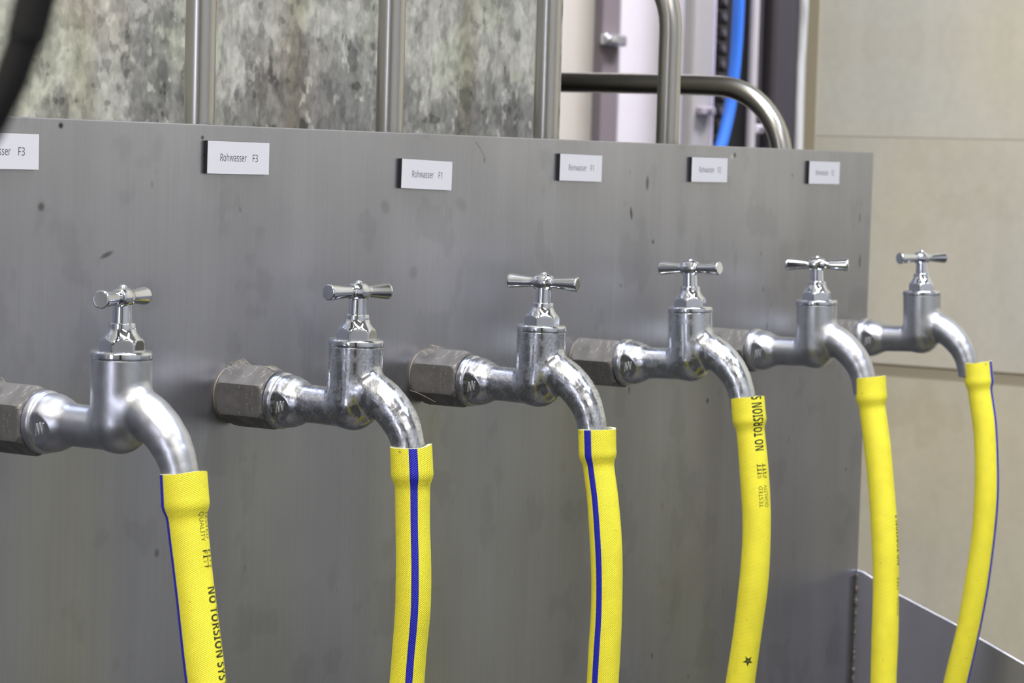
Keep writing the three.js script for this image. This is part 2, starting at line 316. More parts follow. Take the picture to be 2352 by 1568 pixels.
function castParts() {
  const h = .72, lo = [-15.1, -53.2, -24.6], n = [43, 75, 92], f = new Float32Array(n[0] * n[1] * n[2]), at = (i, j, k) => (k * n[1] + j) * n[0] + i;
  for (let k = 0; k < n[2]; k++) for (let j = 0; j < n[1]; j++) for (let i = 0; i < n[0]; i++) f[at(i, j, k)] = dCast(lo[0] + i * h, lo[1] + j * h, lo[2] + k * h);
  const id = new Int32Array(f.length).fill(-1), P = [], Nn = [];
  const grad = (x, y, z, e = .05) => { const g = [dCast(x + e, y, z) - dCast(x - e, y, z), dCast(x, y + e, z) - dCast(x, y - e, z), dCast(x, y, z + e) - dCast(x, y, z - e)], l = Math.hypot(...g) || 1; return g.map(c => c / l); };
  const E = [[0, 1], [2, 3], [4, 5], [6, 7], [0, 2], [1, 3], [4, 6], [5, 7], [0, 4], [1, 5], [2, 6], [3, 7]];
  for (let k = 0; k + 1 < n[2]; k++) for (let j = 0; j + 1 < n[1]; j++) for (let i = 0; i + 1 < n[0]; i++) {
    const c = []; let m = 0; for (let q = 0; q < 8; q++) { c[q] = f[at(i + (q & 1), j + (q >> 1 & 1), k + (q >> 2))]; if (c[q] < 0) m |= 1 << q; }
    if (!m || m === 255) continue;
    let s = 0, x = 0, y = 0, z = 0;
    for (const [a, b] of E) if ((c[a] < 0) !== (c[b] < 0)) { const t = c[a] / (c[a] - c[b]); x += (a & 1) + ((b & 1) - (a & 1)) * t; y += (a >> 1 & 1) + ((b >> 1 & 1) - (a >> 1 & 1)) * t; z += (a >> 2) + ((b >> 2) - (a >> 2)) * t; s++; }
    x = lo[0] + (i + x / s) * h; y = lo[1] + (j + y / s) * h; z = lo[2] + (k + z / s) * h;
    for (let r = 0; r < 3; r++) { const d = dCast(x, y, z), g = grad(x, y, z); const w = clamp(d, -.35, .35) * .9; x -= g[0] * w; y -= g[1] * w; z -= g[2] * w; }
    id[at(i, j, k)] = P.length / 3; P.push(x, y, z); Nn.push(...grad(x, y, z, .25));
  }
  const tri = { body: [], inlet_pipe: [], spout: [] };
  const quad = (a, b, c, d, flip) => {
    if (a < 0 || b < 0 || c < 0 || d < 0) return;
    const m = q => (P[3 * a + q] + P[3 * b + q] + P[3 * c + q] + P[3 * d + q]) / 4, x = m(0), y = m(1), z = m(2);
    const B = dBody(x, y, z), Q = z < 0 ? dPipe(x, y, z) : 99, S = dSpout(x, y, z);
    const w = S < B && S < Q ? 'spout' : Q < B ? 'inlet_pipe' : 'body';
    tri[w].push(...(flip ? [a, c, b, a, d, c] : [a, b, c, a, c, d]));
  };
  for (let k = 1; k + 1 < n[2]; k++) for (let j = 1; j + 1 < n[1]; j++) for (let i = 1; i + 1 < n[0]; i++) {
    const s = f[at(i, j, k)] < 0;
    if (s !== f[at(i + 1, j, k)] < 0) quad(id[at(i, j - 1, k - 1)], id[at(i, j, k - 1)], id[at(i, j, k)], id[at(i, j - 1, k)], !s);
    if (s !== f[at(i, j + 1, k)] < 0) quad(id[at(i - 1, j, k - 1)], id[at(i - 1, j, k)], id[at(i, j, k)], id[at(i, j, k - 1)], !s);
    if (s !== f[at(i, j, k + 1)] < 0) quad(id[at(i - 1, j - 1, k)], id[at(i, j - 1, k)], id[at(i, j, k)], id[at(i - 1, j, k)], !s);
  }
  const out = {};
  for (const w in tri) {
    const map = new Map(), pos = [], nor = [], uv = [], idx = tri[w].map(v => {
      if (!map.has(v)) { map.set(v, pos.length / 3); const x = P[3 * v], y = P[3 * v + 1], z = P[3 * v + 2]; pos.push(x / 1000, (y - PIPEY) / 1000, z / 1000 + AXIS - .0275); nor.push(Nn[3 * v], Nn[3 * v + 1], Nn[3 * v + 2]); uv.push((z + x * .7) / 1000, (y + x * .3) / 1000); }
      return map.get(v);
    });
    const g = new THREE.BufferGeometry(); g.setAttribute('position', new THREE.Float32BufferAttribute(pos, 3)); g.setAttribute('normal', new THREE.Float32BufferAttribute(nor, 3)); g.setAttribute('uv', new THREE.Float32BufferAttribute(uv, 2)); g.setIndex(idx); out[w] = g;
  }
  return out;
}
const NUTZ = .0275, UP = -PIPEY / 1000, FWD = AXIS - NUTZ;          // tap origin: inlet axis at the face of the hex socket
// flange and bell behind the inlet, with two wrench flats
function bell() {
  const prof = [[9, 27.6], [11.6, 27.6], [12.3, 28.0], [12.6, 28.8], [12.6, 30.2], [12.35, 31.2], [11.75, 31.7], [11.5, 32.1], [11.7, 32.8], [11.75, 34], [11.55, 35.6], [11.0, 37.5], [10.2, 39.5], [9.4, 41.3], [8.8, 43.0], [8.45, 44.6], [8.36, 46.2]];
  const pts = new THREE.SplineCurve(prof.map(q => new THREE.Vector2(...q))).getPoints(120), rings = [], tilt = .2;
  for (const q of pts) {
    const r = []; for (let j = 0; j < 120; j++) {
      const a = j / 120 * Math.PI * 2; let R = q.x;
      if (q.y > 32.0) { const c = Math.abs(Math.cos(a - tilt)); if (c > 1e-3) { const m = 9.7 / c; R = Math.min(R, m); } }
      r.push(V(R * Math.cos(a) / 1000, R * Math.sin(a) / 1000, q.y / 1000 - NUTZ));
    } rings.push(r);
  }
  const g = skin(rings); return planarUV(g, 2, 1, 1, 1);
}
// small raised zigzag mark cast into the flat that faces -x
function emblem() {
  const st = [], pts = [[-2.4, -2.6], [-1.3, 2.3], [-.6, -1.9], [.5, 2.9], [1.2, -1.3], [2.2, 2.9]];
  for (let i = 0; i + 1 < pts.length; i++) { const [ax, ay] = pts[i], [bx, by] = pts[i + 1], l = Math.hypot(bx - ax, by - ay); const g = new RoundedBoxGeometry(.00050, l / 1000 + .0003, .0010, 2, .0002); g.rotateZ(Math.atan2(by - ay, bx - ax) - Math.PI / 2); g.translate((ax + bx) / 2000, (ay + by) / 2000, 0); st.push(g); }
  const g = mergeGeometries(st); g.rotateY(-Math.PI / 2); g.rotateZ(.2); g.translate(-.0097 * Math.cos(.2), -.0097 * Math.sin(.2), .0358 - NUTZ); return g;
}
function hexSkin(prof, af, seg = 96, rot = 0) {                     // lathe cut by six flats (mm)
  const rings = prof.map(([R, y]) => { const r = []; for (let j = 0; j < seg; j++) { const a = j / seg * Math.PI * 2, b = ((a - rot + 20 * Math.PI) % (Math.PI / 3)) - Math.PI / 6, q = Math.min(R, af / 2 / Math.cos(b)); r.push(V(q * Math.cos(a) / 1000, y / 1000, -q * Math.sin(a) / 1000)); } return r; });
  return skin(rings);
}
function sharpHex(prof, af, rot) { const g = hexSkin(prof, af, 96, rot).toNonIndexed(); g.deleteAttribute('normal'); g.computeVertexNormals(); return creased(g, .5); }
function creased(g, angle) {                                        // split normals at edges sharper than angle
  const p = g.attributes.position, key = i => `${Math.round(p.getX(i) * 2e6)},${Math.round(p.getY(i) * 2e6)},${Math.round(p.getZ(i) * 2e6)}`, by = new Map(), fn = [];
  for (let i = 0; i < p.count; i += 3) { const a = V(p.getX(i), p.getY(i), p.getZ(i)), b = V(p.getX(i + 1), p.getY(i + 1), p.getZ(i + 1)), c = V(p.getX(i + 2), p.getY(i + 2), p.getZ(i + 2)); const w = b.sub(a).cross(c.sub(a)); const n = w.clone().normalize(); for (let k = 0; k < 3; k++) { const q = key(i + k); if (!by.has(q)) by.set(q, []); by.get(q).push([n, w]); fn[i + k] = n; } }
  const N = new Float32Array(p.count * 3), co = Math.cos(angle);
  for (let i = 0; i < p.count; i++) { const s = V(0, 0, 0); for (const [n, w] of by.get(key(i))) if (n.dot(fn[i]) > co) s.add(w); s.normalize(); N.set([s.x, s.y, s.z], i * 3); }
  g.setAttribute('normal', new THREE.BufferAttribute(N, 3)); return g;
}
function buildTap(label) {
  const t = thing('water_tap', label, 'tap');
  const c = castParts();
  mesh('body', c.body, M.satin, t); mesh('inlet_pipe', c.inlet_pipe, M.satin, t); mesh('spout', c.spout, M.satin, t);
  const col = mesh('inlet_collar', bell(), M.satin, t);
  mesh('emblem', emblem(), M.mark, col);
  const up = g => { g.translate(0, UP, FWD); return g; };
  mesh('cap_ring', up(lathe([[11.2, -2.2], [11.35, -1.2], [11.35, -1.2], [11.9, -1.05], [12.05, -.7], [12.05, .9], [11.8, 1.4], [11.2, 1.8], [11.2, 1.8], [6, 2.0]], 96)), M.chrome, t);
  const bon = mesh('bonnet', up(sharpHex([[7.5, 1.7], [8.75, 1.7], [8.8, 2.2], [8.8, 4.2], [8.75, 4.9], [8.5, 5.6], [8.1, 6.2], [7.6, 6.75], [7.1, 7.25], [6.6, 7.8], [6.15, 8.4], [5.8, 9.0], [5.5, 9.7], [5.3, 10.4]], 15.4, .25)), M.chrome, t);
  mesh('collar', up(lathe([[5.3, 10.3], [5.25, 12.1], [5.0, 12.5], [5.0, 12.5], [3.4, 12.6]], 48)), M.chrome, bon);
  mesh('stem', up(lathe([[3.95, 12.3], [3.88, 14], [3.78, 16], [3.7, 18], [3.65, 19.6]], 40)), M.chrome, t);
  const hd = lathe([[.05, -4.6], [2.9, -4.6], [3.4, -4.3], [3.5, -3.9], [3.75, -3.3], [4.15, -2.1], [4.3, 0], [4.15, 2.1], [3.75, 3.3], [3.5, 3.9], [3.4, 4.3], [2.9, 4.6], [.05, 4.6]], 48); hd.rotateZ(Math.PI / 2);
  const knob = lathe([[1.7, 3.7], [1.5, 4.5], [1.0, 5.0], [.05, 5.2]], 24);
  const h = mesh('handle', mergeGeometries([hd, knob]), M.chrome, t); h.position.set(0, UP + .0222, FWD);
  for (const s of [1, -1]) {
    const a = lathe([[2.6, 4.3], [2.4, 5.2], [2.5, 7], [2.85, 11], [3.25, 14.6], [3.5, 16.8], [3.6, 17.5], [3.5, 18.0], [3.1, 18.25], [2.9, 18.2], [2.9, 18.2], [.05, 18.2]], 40); a.rotateZ(-s * Math.PI / 2); mesh('handle_arm', a, M.chrome, h);
  }
  return t;
}
// per tap: cap ring height error, pitch, handle angle to the viewer, casting, label
const TAPS = [
  [0, .0, 63, 'satin', 'satin silver tap closest to the viewer, round handle end turned to the viewer'],
  [-.0019, -.020, 45, 'worn', 'shiny mottled tap under the Rohwasser F3 sign, hose with stripe down its middle'],
  [-.0016, -.016, -24, 'worn', 'shiny tap under the Rohwasser F1 sign, hose stripe left of its middle'],
  [.0021, .042, -31, 'polished', 'shiny tap under the Reinwasser F1 sign, lettered hose pushed onto its spout'],
  [.0012, .028, -5, 'satin', 'satin tap second from the far end, its plain hose hanging across the panel edge'],
  [.0025, .045, 40, 'satin', 'satin tap at the far end, standing out in front of the beige wall'],
];
const tap0 = buildTap(TAPS[0][4]);
tap0.userData.group = 'row of six water taps';
const camYaw = Math.atan2(.8367, .5431);
const yawAt = i => { const d = V(i * PITCH, H, AXIS).sub(camera.position); return Math.atan2(d.x, -d.z); };
TAPS.forEach(([dy, tilt, ang, mat, label], i) => {
  const t = i ? tap0.clone() : tap0;
  if (i) { t.name = numbered('water_tap'); t.userData = { label, category: 'tap', group: 'row of six water taps' }; scene.add(t); }
  t.position.set(i * PITCH, H - UP + dy - tilt * FWD, NUTZ);
  t.rotation.x = -tilt;
  const y = yawAt(i), th = ang * Math.PI / 180, d = V(Math.cos(th) * Math.cos(y) + Math.sin(th) * Math.sin(y), 0, Math.cos(th) * Math.sin(y) - Math.sin(th) * Math.cos(y));
  t.getObjectByName('handle').rotation.y = Math.atan2(-d.z, d.x);
  for (const n of ['body', 'inlet_pipe', 'spout', 'inlet_collar']) t.getObjectByName(n).material = M[mat];
});

// ---------------------------------------------------------------- hex sockets the taps screw into
{
  const build = rot => {
    const prof = [[9, 27.5], [12.2, 27.5], [13.0, 27.1], [13.75, 26.0], [14.1, 24.5], [14.1, 4], [13.6, 2.2], [12.6, .9], [12.1, .05]];
    const g = hexSkin(prof.slice().reverse(), 24.6, 96, rot).toNonIndexed(); g.rotateX(Math.PI / 2); return planarUV(creased(g, .35), 2, 1);
  };
  const shapes = [build(.52), build(.06), build(.3)];
  const rots = [[0, .02], [0, .06], [0, 0], [0, .40], [0, .46], [0, .5]];
  const lab = ['dull hex socket cut off by the left picture edge', 'dusty hex socket with cobweb and pale specks behind the mottled tap', 'hex socket with pale dust along its base, third from left', 'dark hex socket with an edge facing the viewer, fourth from left', 'hex socket half hidden behind the fourth tap spout', 'hex socket hidden behind the fifth tap spout at the far end'];
  for (let i = 0; i < 6; i++) {
    const t = thing('hex_socket', lab[i], 'socket', [i * PITCH, H - UP + TAPS[i][0] - TAPS[i][1] * AXIS, 0], 'hex pipe sockets on the steel panel');
    const n = mesh('nut', shapes[0], M.nut, t); n.rotation.z = rots[i][1];
    const seal = new THREE.TorusGeometry(.0123, .0006, 10, 48); seal.translate(0, 0, .0004); mesh('sealant_bead', seal, M.weld, t);
    if (i < 3) {                                                    // dust fibres clinging to the edges
      const fib = [];
      const add = (pts, r) => fib.push(new THREE.TubeGeometry(new THREE.CatmullRomCurve3(pts), 14, r, 5));
      for (let k = 0; k < (i === 0 ? 5 : 16); k++) {
        const a = 1.35 + rnd() * .9, z = rnd() * .003, R = .0139; const p = V(R * Math.cos(a), R * Math.sin(a), .002 + z);
        add([p, p.clone().add(V(-.001 + rnd() * .002, .0008 + rnd() * .0016, rnd() * .003)), p.clone().add(V(-.002 + rnd() * .004, -.0004 + rnd() * .001, .002 + rnd() * .005))], .00005 + rnd() * .00006);
      }
      if (i === 1) for (let k = 0; k < 9; k++) { const a = 1.5 + rnd() * .5; add([V(.0138 * Math.cos(a), .0137 * Math.sin(a), .018 + rnd() * .004), V(.0142 * Math.cos(a), .0143 * Math.sin(a), .0235), V(.0131 * Math.cos(a + .1), .0135 * Math.sin(a + .1), .0276)], .00007); }
      if (i === 2) add([V(-.0127, -.0064, .001), V(-.0134, -.0078, .008), V(-.0118, -.0112, .016)], .0001);
      mesh('cobweb', mergeGeometries(fib), M.dust, t);
    }
  }
}

// ---------------------------------------------------------------- yellow hoses
// print on the hose: u runs round it (seam at the back), v along it; 240 mm of hose, 8 px per mm
function hosePrint(reverse) {
  const c = document.createElement('canvas'); c.width = 384; c.height = 1920; const g = c.getContext('2d');
  const id = g.createImageData(384, 1920);
  for (let j = 0; j < 1920; j++) for (let i = 0; i < 384; i++) {
    const u = i / 384, v = j / 1920, o = (j * 384 + i) * 4, weave = Math.sin((i * .9 + j * 2.2) * .16) * .5 + Math.sin((i * -1.3 + j * 2.6) * .21) * .35;
    const k = 1 + weave * .018 + (fbm(u * 9, v * 40, 3) - .5) * .07;
    id.data[o] = 240 * k; id.data[o + 1] = 231 * k; id.data[o + 2] = 58 * k; id.data[o + 3] = 255;
  }
  g.putImageData(id, 0, 0);
  for (let k = 0; k < 26; k++) { g.fillStyle = `rgba(110,95,10,${.15 + rnd() * .4})`; g.beginPath(); g.ellipse(rnd() * 384, rnd() * 1920, 2 + rnd() * 5, 2 + rnd() * 3, rnd() * 3, 0, 7); g.fill(); }
  g.fillStyle = '#1b230b'; g.textAlign = 'left'; g.textBaseline = 'middle';
  // along(mm from hose end): text runs down the hose, or up it when the hose was cut the other way round
  const put = (s, mm, across, size, weight, squeeze, len) => {
    g.save(); g.translate(192 + (reverse ? -across : across) * 8, mm * 8); g.rotate(reverse ? -Math.PI / 2 : Math.PI / 2); g.font = `${weight} ${size * 8}px sans-serif`;
    const w = g.measureText(s).width; g.scale(len * 8 / w, squeeze); g.fillText(s, 0, 0); g.restore();
  };
  if (!reverse) {
    put('TESTED', 15, 1.5, 3.2, 'normal', 1, 11); put('QUALITY', 15, -1.7, 3.2, 'normal', 1, 11.6);
    put('FITT', 29.6, 1.5, 3.6, 'bold', 1, 7.6); put('FITT', 29.6, -1.6, 3.6, 'bold', 1, 7.6);
    put('NO TORSION SYSTEM', 43.6, 0, 7.2, 'bold', 1, 45);
  } else {
    put('NO TORSION SYSTEM', 28.6, 0, 7.6, 'bold', 1, 42);
    put('FITT', 42.8, 1.5, 3.6, 'bold', 1, 7.8); put('FITT', 42.8, -1.6, 3.6, 'bold', 1, 7.8);
    put('TESTED', 57.5, 1.6, 3.2, 'normal', 1, 11); put('QUALITY', 57.8, -1.6, 3.2, 'normal', 1, 11.6);
    g.save(); g.translate(192 - 18, 138.5 * 8); g.beginPath(); for (let k = 0; k < 10; k++) { const r = k % 2 ? 7 : 17, a = k * Math.PI / 5 + .3; g.lineTo(r * Math.cos(a), r * Math.sin(a)); } g.closePath(); g.lineWidth = 5; g.strokeStyle = '#2a3312'; g.stroke(); g.globalAlpha = .6; g.fill(); g.restore();
  }
  // slanted cuts through the logo rows
  g.strokeStyle = '#e9dd24'; g.lineWidth = 4; const m0 = reverse ? 35 : 29.6; for (let k = 0; k < 3; k++) { g.beginPath(); g.moveTo(150, (m0 + 1 + k * 2.6) * 8); g.lineTo(192, (m0 + 2.2 + k * 2.6) * 8); g.lineTo(236, (m0 + .6 + k * 2.6) * 8); g.stroke(); }
  const t = new THREE.CanvasTexture(c); t.colorSpace = THREE.SRGBColorSpace; t.wrapS = t.wrapT = THREE.RepeatWrapping; return t;
}
const knit = dataTexture(256, 256, (u, v) => .5 + .3 * Math.sin((u * 14 + v * 22) * 2 * Math.PI) + .16 * Math.sin((u * -10 + v * 26) * 2 * Math.PI) + (fbm(u * 60, v * 60, 3) - .5) * .4, false);
knit.wrapS = knit.wrapT = THREE.RepeatWrapping; knit.repeat.set(3, 13);
const hoseMat = t => new THREE.MeshStandardMaterial({ map: t, roughness: .55, bumpMap: knit, bumpScale: .00012 });
M.hoseDown = hoseMat(hosePrint(false)); M.hoseUp = hoseMat(hosePrint(true));
const lower = M.hoseUp.map.clone(); lower.offset.y = .3333; lower.needsUpdate = true; M.hoseUpLower = hoseMat(lower);   // print further down the hose
M.stripe = new THREE.MeshStandardMaterial({ color: 0x1c22b4, roughness: .5, bumpMap: knit, bumpScale: .00022 });
M.rim = new THREE.MeshStandardMaterial({ color: 0xdfe0b8, roughness: .7 });
// path points: [y relative to the ring, z relative to the body axis] in mm; print / stripe angle in degrees to the right of the viewer
const HOSES = [
  [[[-42.3, 31.9], [-58, 33.7], [-75.9, 36.7], [-97.1, 40.5], [-121.2, 44.9]], 'hoseDown', 58, -74, .5, 'yellow hose on the nearest tap, stripe on its left edge, NO TORSION SYSTEM print'],
  [[[-44.4, 31.0], [-58.4, 32.1], [-77.1, 32.9], [-95.8, 33.9], [-114.6, 34.1], [-133.7, 32.8], [-147, 32]], 'hoseDown', 150, 4, 1.0, 'yellow hose with blue stripe down its middle and ragged cut top end'],
  [[[-47.7, 33.3], [-63.3, 34.5], [-81.8, 37.8], [-108.7, 40.8], [-133.8, 41.7], [-154.9, 41.2], [-169, 40.8]], 'hoseDown', 118, -32, .4, 'yellow hose with blue stripe left of its middle, on the third tap'],
  [[[-41.8, 34.6], [-57.3, 36.9], [-80.1, 40.1], [-107.5, 42.7], [-135.2, 42.5], [-161, 40.2], [-193.6, 36.3]], 'hoseUp', 33, 188, .4, 'yellow hose without visible stripe, black print reading upwards below its top end'],
  [[[-39.4, 35.0], [-55.6, 36.8], [-80.4, 41.3], [-110.3, 45.6], [-140.2, 48.8], [-172.9, 50.2], [-215.4, 50.6]], 'hoseUpLower', 80, 234, .4, 'plain yellow hose crossing the edge of the steel panel, dark print on its right rim'],
  [[[-38.6, 38.0], [-57, 40.6], [-78.5, 44.7], [-111, 47.3], [-138.4, 47.1], [-166.1, 44.8], [-202.5, 40], [-241.7, 32.3]], 'hoseDown', 215, 64, .4, 'yellow hose at the far end, blue stripe on its right edge, before beige wall'],
];
HOSES.forEach(([pts, mat, printAt, stripeAt, wave, label], i) => {
  const x0 = i * PITCH, P = pts.map(([y, z]) => V(0, H + y / 1000, AXIS + z / 1000));
  const a = P[P.length - 1], d = a.clone().sub(P[P.length - 2]).normalize();
  let q = a; for (let k = 0; k < 3 && q.y > H - .36; k++) { q = q.clone().addScaledVector(d, .06); P.push(q); }
  const curve = new THREE.CatmullRomCurve3(P, false, 'centripetal'), L = curve.getLength(), N = Math.round(L * 500);
  const t = thing('hose', label, 'hose', [x0, 0, 0], 'yellow hoses on the taps');
  const toward = V(-Math.sin(yawAt(i)), 0, Math.cos(yawAt(i))), right = V(Math.cos(yawAt(i)), 0, Math.sin(yawAt(i)));
  const angle = deg => { const r = deg * Math.PI / 180, w = toward.clone().multiplyScalar(Math.cos(r)).addScaledVector(right, Math.sin(r)); return Math.atan2(w.z, w.x); };
  const a0 = angle(printAt), aS = angle(stripeAt);
  const radius = s => { const m = s * 1000; return (7.55 + 1.4 * (1 - step(12.2, 17.5, m)) + .14 * Math.exp(-(((m - 12.5) / 2.2) ** 2)) + .12 * Math.sin(m * .11 + i)) / 1000; };
  const point = (s, ang, off) => {
    const top = step(.012, 0, s), cut = wave * .001 * top * (.6 * Math.sin(ang * 2 + i * 1.7 + .6) + .55 * Math.sin(ang * 3 + 2.1 * i) * (wave > 1 ? 1 : .6));
    const u = clamp((s + cut) / L, 0, 1), c = curve.getPointAt(u), tg = curve.getTangentAt(u), n = V(0, -tg.z, tg.y).multiplyScalar(-1);
    const over = s + cut < 0 ? -(s + cut) : 0;
    return c.addScaledVector(tg, -over).addScaledVector(V(1, 0, 0), (radius(s) + off) * Math.cos(ang)).addScaledVector(n, (radius(s) + off) * Math.sin(ang));
  };
  const rings = [], S = []; for (let k = 0; k <= N; k++) { const s = k / N * L; S.push(s); const r = []; for (let j = 0; j < 64; j++) r.push(point(s, a0 + Math.PI - j / 64 * 2 * Math.PI, 0)); rings.push(r); }
  const w = mesh('tube', skin(rings.slice().reverse(), (k, j) => [j / 64, 1 - S[N - k] / .24]), M[mat], t);
  const wall = [.0, -.0012, -.0018, -.0018].map((o, k) => { const r = []; for (let j = 0; j < 64; j++) { const ang = a0 + Math.PI - j / 64 * 2 * Math.PI, q = point(k === 3 ? .006 : 0, ang, o); r.push(q); } return r; });
  mesh('cut_rim', skin(wall), M.rim, t);
  const sr = S.map(s => { const r = []; for (let j = 0; j <= 8; j++) r.push(point(s, aS + (.21 - j / 8 * .42), .00012 - .0001 * ((j - 4) / 4) ** 4)); return r; });
  mesh('stripe', skin(sr.reverse(), (k, j) => [j / 8 * .067, 1 - k / N], false), M.stripe, t);
});

// ---------------------------------------------------------------- engraved signs
function signFace(text) {
  const c = document.createElement('canvas'); c.width = 688; c.height = 236; const g = c.getContext('2d');
  g.fillStyle = '#d9d9df'; g.fillRect(0, 0, 688, 236); g.fillStyle = '#33343b'; g.textBaseline = 'middle';
  const [a, b] = text.split(' '); g.font = '74px sans-serif'; const w = g.measureText(a).width;
  g.save(); g.translate(128, 118); g.scale(302 / w, 1); g.fillText(a, 0, 0); g.restore();
  g.save(); g.translate(492, 118); g.scale(70 / g.measureText(b).width, 1); g.fillText(b, 0, 0); g.restore();
  const t = new THREE.CanvasTexture(c); t.colorSpace = THREE.SRGBColorSpace; return t;
}
const SIGNS = [
  [.0013, .0768, 0, 'Reinwasser F3', 'white sign ending in F3, cut off by the left picture edge'],
  [.1497, .0764, -.004, 'Rohwasser F3', 'white engraved sign reading Rohwasser F3 above the second tap'],
  [.2961, .0705, -.022, 'Rohwasser F1', 'white sign reading Rohwasser F1, mounted lower and slightly crooked'],
  [.4411, .0757, -.008, 'Reinwasser F1', 'white engraved sign reading Reinwasser F1 right of the third pipe'],
  [.5857, .0764, 0, 'Rohwasser F2', 'white sign with blurred lettering between the feet of the two bent pipes'],
  [.7382, .0764, 0, 'Reinwasser F2', 'white sign with blurred lettering nearest the panel corner'],
];
SIGNS.forEach(([x, y, rot, text, label], i) => {
  const t = thing('label_sign', label, 'sign', [x, H + y, 0], 'white engraved signs on the steel panel'); t.rotation.z = rot;
  mesh('backing', box(.0428, .0145, .0018, 0, 0, .0010, .0002), M.black, t);
  const f = new THREE.BoxGeometry(.0426, .0143, .0005), uv = f.attributes.uv; f.translate(0, 0, .0021);
  for (let k = 0; k < 24; k++) if (k < 16 || k >= 20) uv.setXY(k, .01, .01);
  mesh('face', f, new THREE.MeshStandardMaterial({ map: signFace(text), roughness: .5 }), t);
});

// ---------------------------------------------------------------- steel supply pipes behind the panel
{
  const tube = pts => new THREE.TubeGeometry(new THREE.CatmullRomCurve3(pts, false, 'centripetal'), 120, .0069, 32);
  const z = [null, -.0215, -.0245, -.027], lab = [null, 'straight steel pipe rising behind the Rohwasser F3 sign', 'straight steel pipe rising above the Rohwasser F1 sign', 'steel pipe standing at the edge of the concrete slab'];
  for (let i = 1; i < 4; i++) {
    const p = thing('steel_pipe', lab[i], 'pipe', [i * PITCH, 0, z[i]], 'steel supply pipes behind the panel');
    const g = new THREE.CylinderGeometry(.0069, .0069, 1.95, 40, 1); g.translate(0, H - .15 + .975, 0); mesh('tube', g, M.pipe, p);
    const el = new THREE.TubeGeometry(new THREE.CatmullRomCurve3([V(0, H + 1.79, 0), V(0, H + 1.83, -.006), V(0, H + 1.85, -.03), V(0, H + 1.85, -.06)]), 20, .0069, 20); mesh('elbow', el, M.pipe, p);
  }
  const bend = (x, zf, yTop, r, zBack, label, drop) => {
    const p = thing('steel_pipe', label, 'pipe', [x, 0, 0], 'steel supply pipes behind the panel'), a = [];
    a.push(V(0, H - .15, zf), V(0, H - .05, zf), V(0, H + yTop - r - .012, zf));
    for (let k = 0; k <= 8; k++) { const t = k / 8 * Math.PI / 2; a.push(V(0, H + yTop - r + r * Math.sin(t), zf - r + r * Math.cos(t))); }
    a.push(V(0, H + yTop + drop * .3, zf - r - .05), V(0, H + yTop + drop, zBack));
    mesh('tube', tube(a), M.pipe, p);
  };
  bend(.600, -.0355, .204, .044, -.42, 'steel pipe bending backwards at the top picture edge', 0);
  bend(.752, -.0355, .1315, .050, -.46, 'horizontal steel pipe curving down behind the panel near the corner', .003);
}

